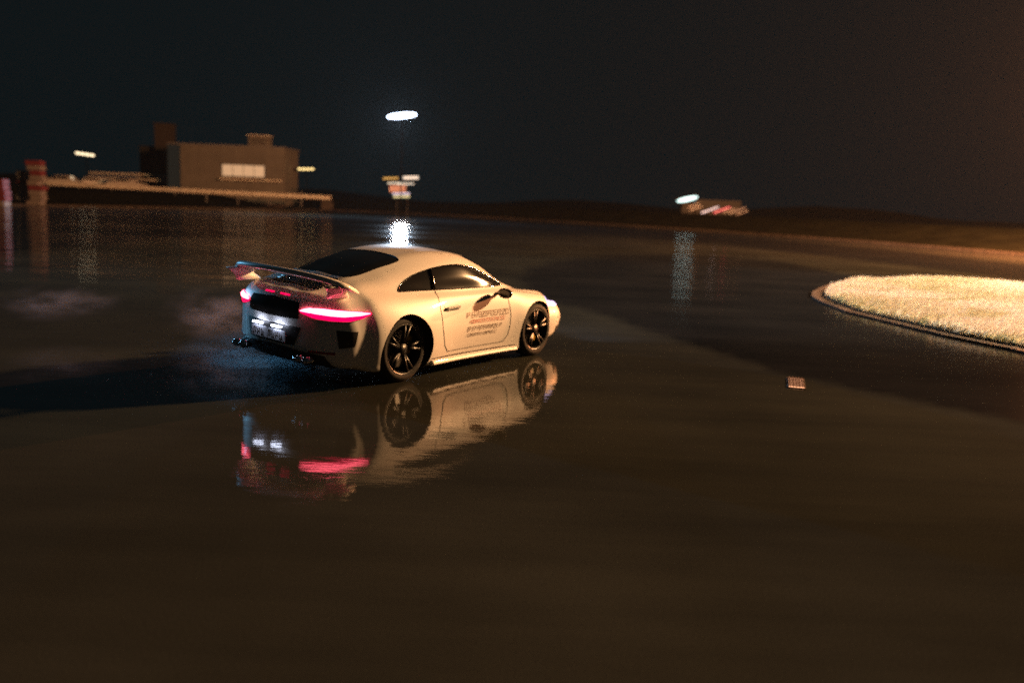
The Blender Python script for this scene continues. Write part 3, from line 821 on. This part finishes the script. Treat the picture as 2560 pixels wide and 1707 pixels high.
# red and white block stacks at the far left
M['rbl'] = mat('red_plastic', (.13, .025, .028), .5); M['wbl'] = mat('white_plastic', (.17, .15, .14), .5)
def stack(px, Y, rows, wd, label, seed):
    r = empty('barrier_stack', (u(px, Y), Y, 0)); tag(r, label, 'barrier', 'stacks of red and white barrier blocks')
    rnd = random.Random(seed)
    for k, cc in enumerate(rows):
        h = .42
        box('block', (rnd.uniform(-.1, .1)*2, 0, h*(k+.5)), (wd*rnd.uniform(.75, 1.05), 1.0, h-.03), M['rbl'] if cc == 'r' else M['wbl'], r, bevel=.06)
stack(93, 78, 'wwwrwwrwr', 1.25, 'tall mixed stack of red and white barrier blocks at the far left', 1)
stack(60, 79, 'wwwwrww', .9, 'mostly white stack of barrier blocks beside the taller striped stack', 2)
stack(2, 70, 'wrrrr', 1.3, 'red barrier stack cut by the left edge of the photo', 3)
tk = stack

# lamps on posts
def lit(name, col, es): return mat(name, (.5, .5, .5), .3, emis=col, es=es)
def light_mast(label, px, py, Y, width, hgt, nh, m, group, tilt=0.0, deep=.35, gap=.06, lean=0.0):
    c = at(px, py, Y); r = empty('light_mast', (c.x, Y+.3, 0)); tag(r, label, 'street light', group)
    cyl('pole', (0, 0, 0), (0, 0, c.z), .075, M['pole'], r, r1=.04)
    bm = bmesh.new(); bm_box(bm, (0, -.05, c.z+hgt/2+.05), (width*1.02, .12, .08), 0, 0, tilt); from_bm('crossbar', bm, M['dark'], r)
    for k in range(nh):
        x = -width/2 + width*(k+.5)/nh
        hd = box('lamp_head', (x, -.22, c.z - x*math.tan(tilt)), (width/nh-gap, deep, hgt+.05), M['dark'], r, bevel=.02, tilt=tilt)
        bm = bmesh.new(); bmesh.ops.create_uvsphere(bm, u_segments=16, v_segments=10, radius=.5,
            matrix=Matrix.Translation((x, -.22-deep/2, c.z - x*math.tan(tilt))) @ Matrix.Rotation(tilt, 4, 'Y') @ Matrix.Diagonal((width/nh-gap*1.4, .16, hgt, 1)))
        from_bm('lamp_glass', bm, m, hd, True)
    return c
gm = 'light masts around the pad'
L_cool = lit('cool_white_floodlight', (.58, .74, 1), 12)
light_mast('bright cool white floodlight high above the far edge, near the centre', 1005, 290, 92, 2.8, .52, 1, L_cool, gm, tilt=R(-7), gap=-.1)
L_warm = lit('warm_lamp', (1, .80, .50), 2.4)
light_mast('warm street light with four bulbs at the far left', 213, 386, 110, 2.3, .26, 4, L_warm, gm, tilt=R(6), gap=0)
L_amb = lit('amber_lamp', (1, .72, .28), 2.5)
light_mast('small amber street light just right of the beige building', 765, 423, 112, 2.0, .20, 4, L_amb, gm, tilt=R(-2), gap=.02)
L_cyan = lit('cyan_white_lamp', (.62, 1, .98), 2.2)
light_mast('pale cyan floodlight low over the verge right of centre', 1718, 498, 128, 3.0, .62, 1, L_cyan, gm, tilt=R(-14), gap=0)
cc = at(1005, 290, 92)
lamp('floodlight', 'SPOT', (cc.x, 91.3, cc.z-.3), 60000, (.62, .80, 1.0), spot_size=R(130), spot_blend=.6, shadow_soft_size=.8).rotation_euler = Vector((0, -1, -.25)).to_track_quat('-Z', 'Y').to_euler()

# lit boards of the trackside sign post below the floodlight
SY = 96.0
def upx(px, py): return at(px, py, SY)
sb = empty('sign_post', (upx(1005, 470).x, SY, 0)); tag(sb, 'post of lit yellow, white and red sign boards below the cool floodlight', 'sign')
def board(nm, px0, py0, px1, py1, m, tl=R(-3)):
    a, c = upx(px0, py0), upx(px1, py1); o = Vector((upx(1005, 470).x, 0, 0))
    box(nm, ((a.x+c.x)/2-o.x, 0, (a.z+c.z)/2), (abs(c.x-a.x), .14, abs(a.z-c.z)), m, sb, tilt=tl)
board('yellow_board', 958, 443, 995, 449, lit('lit_yellow_sign', (1, .62, .05), .35))
board('white_board', 1008, 440, 1046, 449, lit('lit_white_sign', (1, .96, .8), .75))
board('light_bar', 969, 456, 1006, 460, lit('lit_bar', (1, .95, .75), 1.0))
board('light_bar', 995, 458, 1034, 462, lit('lit_bar2', (1, .97, .8), 1.0))
board('red_board', 974, 463, 1014, 481, lit('lit_red_sign', (1, .10, .13), .22))
board('blue_white_board', 982, 482, 1024, 487, lit('lit_blue_white_sign', (.8, .78, 1), 1.0))
board('green_board', 984, 489, 1024, 495, lit('lit_green_sign', (.85, 1, .5), .6))
for q in (-.55, .55): cyl('post', (q, .15, 0), (q, .15, upx(1005, 440).z), .06, M['dark'], sb)
# distant lorry with marker lamps on the right
TY = 125.0
def tp(px, py): return at(px, py, TY)
o0 = tp(1790, 526).x
tr = empty('lorry', (o0, TY, 0)); tag(tr, 'distant dark lorry with white, red and amber lamps beyond the verge', 'lorry')
box('trailer', (.3, 1.3, 2.0), (6.2, 2.4, 2.5), M['dark'], tr, bevel=.05)
box('cab', (-3.8, 1.3, 1.7), (1.7, 2.3, 2.2), M['dark'], tr, bevel=.15)
for x in (-3.6, .8, 2.1, 2.9): cyl('wheel', (x, .1, .5), (x, .45, .5), .5, M['rubber'], tr)
def marker(px, py, wpx, hpx, m, nm='marker_lamp'):
    a = tp(px, py); s = TY/FPX
    box(nm, (a.x-o0, .04, a.z), (wpx*s, .10, hpx*s), m, tr, tilt=R(-22))
marker(1775, 525, 44, 3.0, lit('pinkish_white_lamp', (1, .82, .85), .95)); marker(1805, 525, 42, 3.4, lit('red_lamp', (1, .02, .12), 1.0))
ambm = lit('amber_marker', (1, .42, .22), .28)
for (x, y) in ((1735, 514), (1740, 521), (1822, 527), (1838, 529), (1850, 524), (1856, 532)): marker(x, y, 30, 2.0, ambm)

# ================================================================== SPRAY AND MIST
def mist(name, label, loc, rad, dens, col, rz=0.0, sc=1.5):
    bm = bmesh.new(); bmesh.ops.create_icosphere(bm, subdivisions=3, radius=1)
    o = from_bm(name, bm, [], None, True); o.location = loc; o.scale = rad; o.rotation_euler = (0, 0, rz)
    m = bpy.data.materials.new(name); m.use_nodes = True; nt = m.node_tree; nt.nodes.clear()
    out = nt.nodes.new('ShaderNodeOutputMaterial'); pv = nt.nodes.new('ShaderNodeVolumePrincipled'); tc = nt.nodes.new('ShaderNodeTexCoord')
    pv.inputs['Color'].default_value = (*col, 1); pv.inputs['Anisotropy'].default_value = .2
    ln = nt.nodes.new('ShaderNodeVectorMath'); ln.operation = 'LENGTH'; nt.links.new(tc.outputs['Object'], ln.inputs[0])
    mr = nt.nodes.new('ShaderNodeMapRange'); mr.interpolation_type = 'SMOOTHSTEP'
    for k, v in (('From Min', 0.0), ('From Max', .95), ('To Min', 1.0), ('To Max', 0.0)): mr.inputs[k].default_value = v
    nt.links.new(ln.outputs['Value'], mr.inputs['Value'])
    nz = nt.nodes.new('ShaderNodeTexNoise'); nz.inputs['Scale'].default_value = sc; nz.inputs['Detail'].default_value = 3
    nt.links.new(tc.outputs['Object'], nz.inputs['Vector'])
    m2 = nt.nodes.new('ShaderNodeMapRange')
    for k, v in (('From Min', .44), ('From Max', .68), ('To Min', 0.0), ('To Max', dens)): m2.inputs[k].default_value = v
    nt.links.new(nz.outputs['Fac'], m2.inputs['Value'])
    mu = nt.nodes.new('ShaderNodeMath'); mu.operation = 'MULTIPLY'
    nt.links.new(mr.outputs[0], mu.inputs[0]); nt.links.new(m2.outputs[0], mu.inputs[1]); nt.links.new(mu.outputs[0], pv.inputs['Density'])
    nt.links.new(pv.outputs[0], out.inputs['Volume']); o.data.materials.append(m)
    return tag(o, label, 'mist', kind='stuff')
mist('spray_mist', 'pale violet puff of spray behind the left rear of the car', (-3.75, 11.4, .36), (.85, .55, .42), .6, (.78, .75, .9), 0, 2.3)
mist('spray_mist', 'faint wisp of spray drifting near the left edge', (-5.9, 11.6, .40), (.95, .5, .30), .4, (.78, .75, .9), .5, 2.2)
mist('spray_mist', 'low blue grey spray thrown up behind the rear wheels', (-2.6, 9.75, .15), (1.25, .6, .38), 2.6, (.7, .82, .95), R(10), 2.5)
# droplets
rnd = random.Random(4); V, F = [], []
for k in range(2600):
    t = rnd.random()**1.3; x = -1.75 - 2.3*t + rnd.gauss(0, .12); y = 9.55 + .35*t + rnd.gauss(0, .28+.25*t); z = abs(rnd.gauss(0, .10+.05*t))
    s = rnd.uniform(.0015, .004); k0 = len(V)
    sx = s*rnd.uniform(1, 6)
    V += [(x-sx, y, z+.3*sx), (x+sx, y, z-.1*sx), (x, y+s, z-s), (x, y-s, z+s)]
    F += [(k0, k0+1, k0+2), (k0, k0+3, k0+1), (k0+1, k0+3, k0+2), (k0+2, k0+3, k0)]
dr = mk('water_droplets', V, F, mat('water_drops', (.55, .62, .68), .1, spec=1)); tag(dr, 'fine water droplets thrown off the rear tyres', 'water spray', kind='stuff')

# ================================================================== NIGHT HAZE
hz = box('haze', (0, 150, 22.5), (560, 460, 48), [])
hz.data.materials.clear()
m = bpy.data.materials.new('haze'); m.use_nodes = True; nt = m.node_tree; nt.nodes.clear()
out = nt.nodes.new('ShaderNodeOutputMaterial'); pv = nt.nodes.new('ShaderNodeVolumePrincipled')
pv.inputs['Color'].default_value = (.85, .88, .92, 1); pv.inputs['Density'].default_value = .000065; pv.inputs['Anisotropy'].default_value = 0
nt.links.new(pv.outputs[0], out.inputs['Volume']); hz.data.materials.append(m); tag(hz, 'thin night haze over the whole pad', 'haze', kind='stuff')
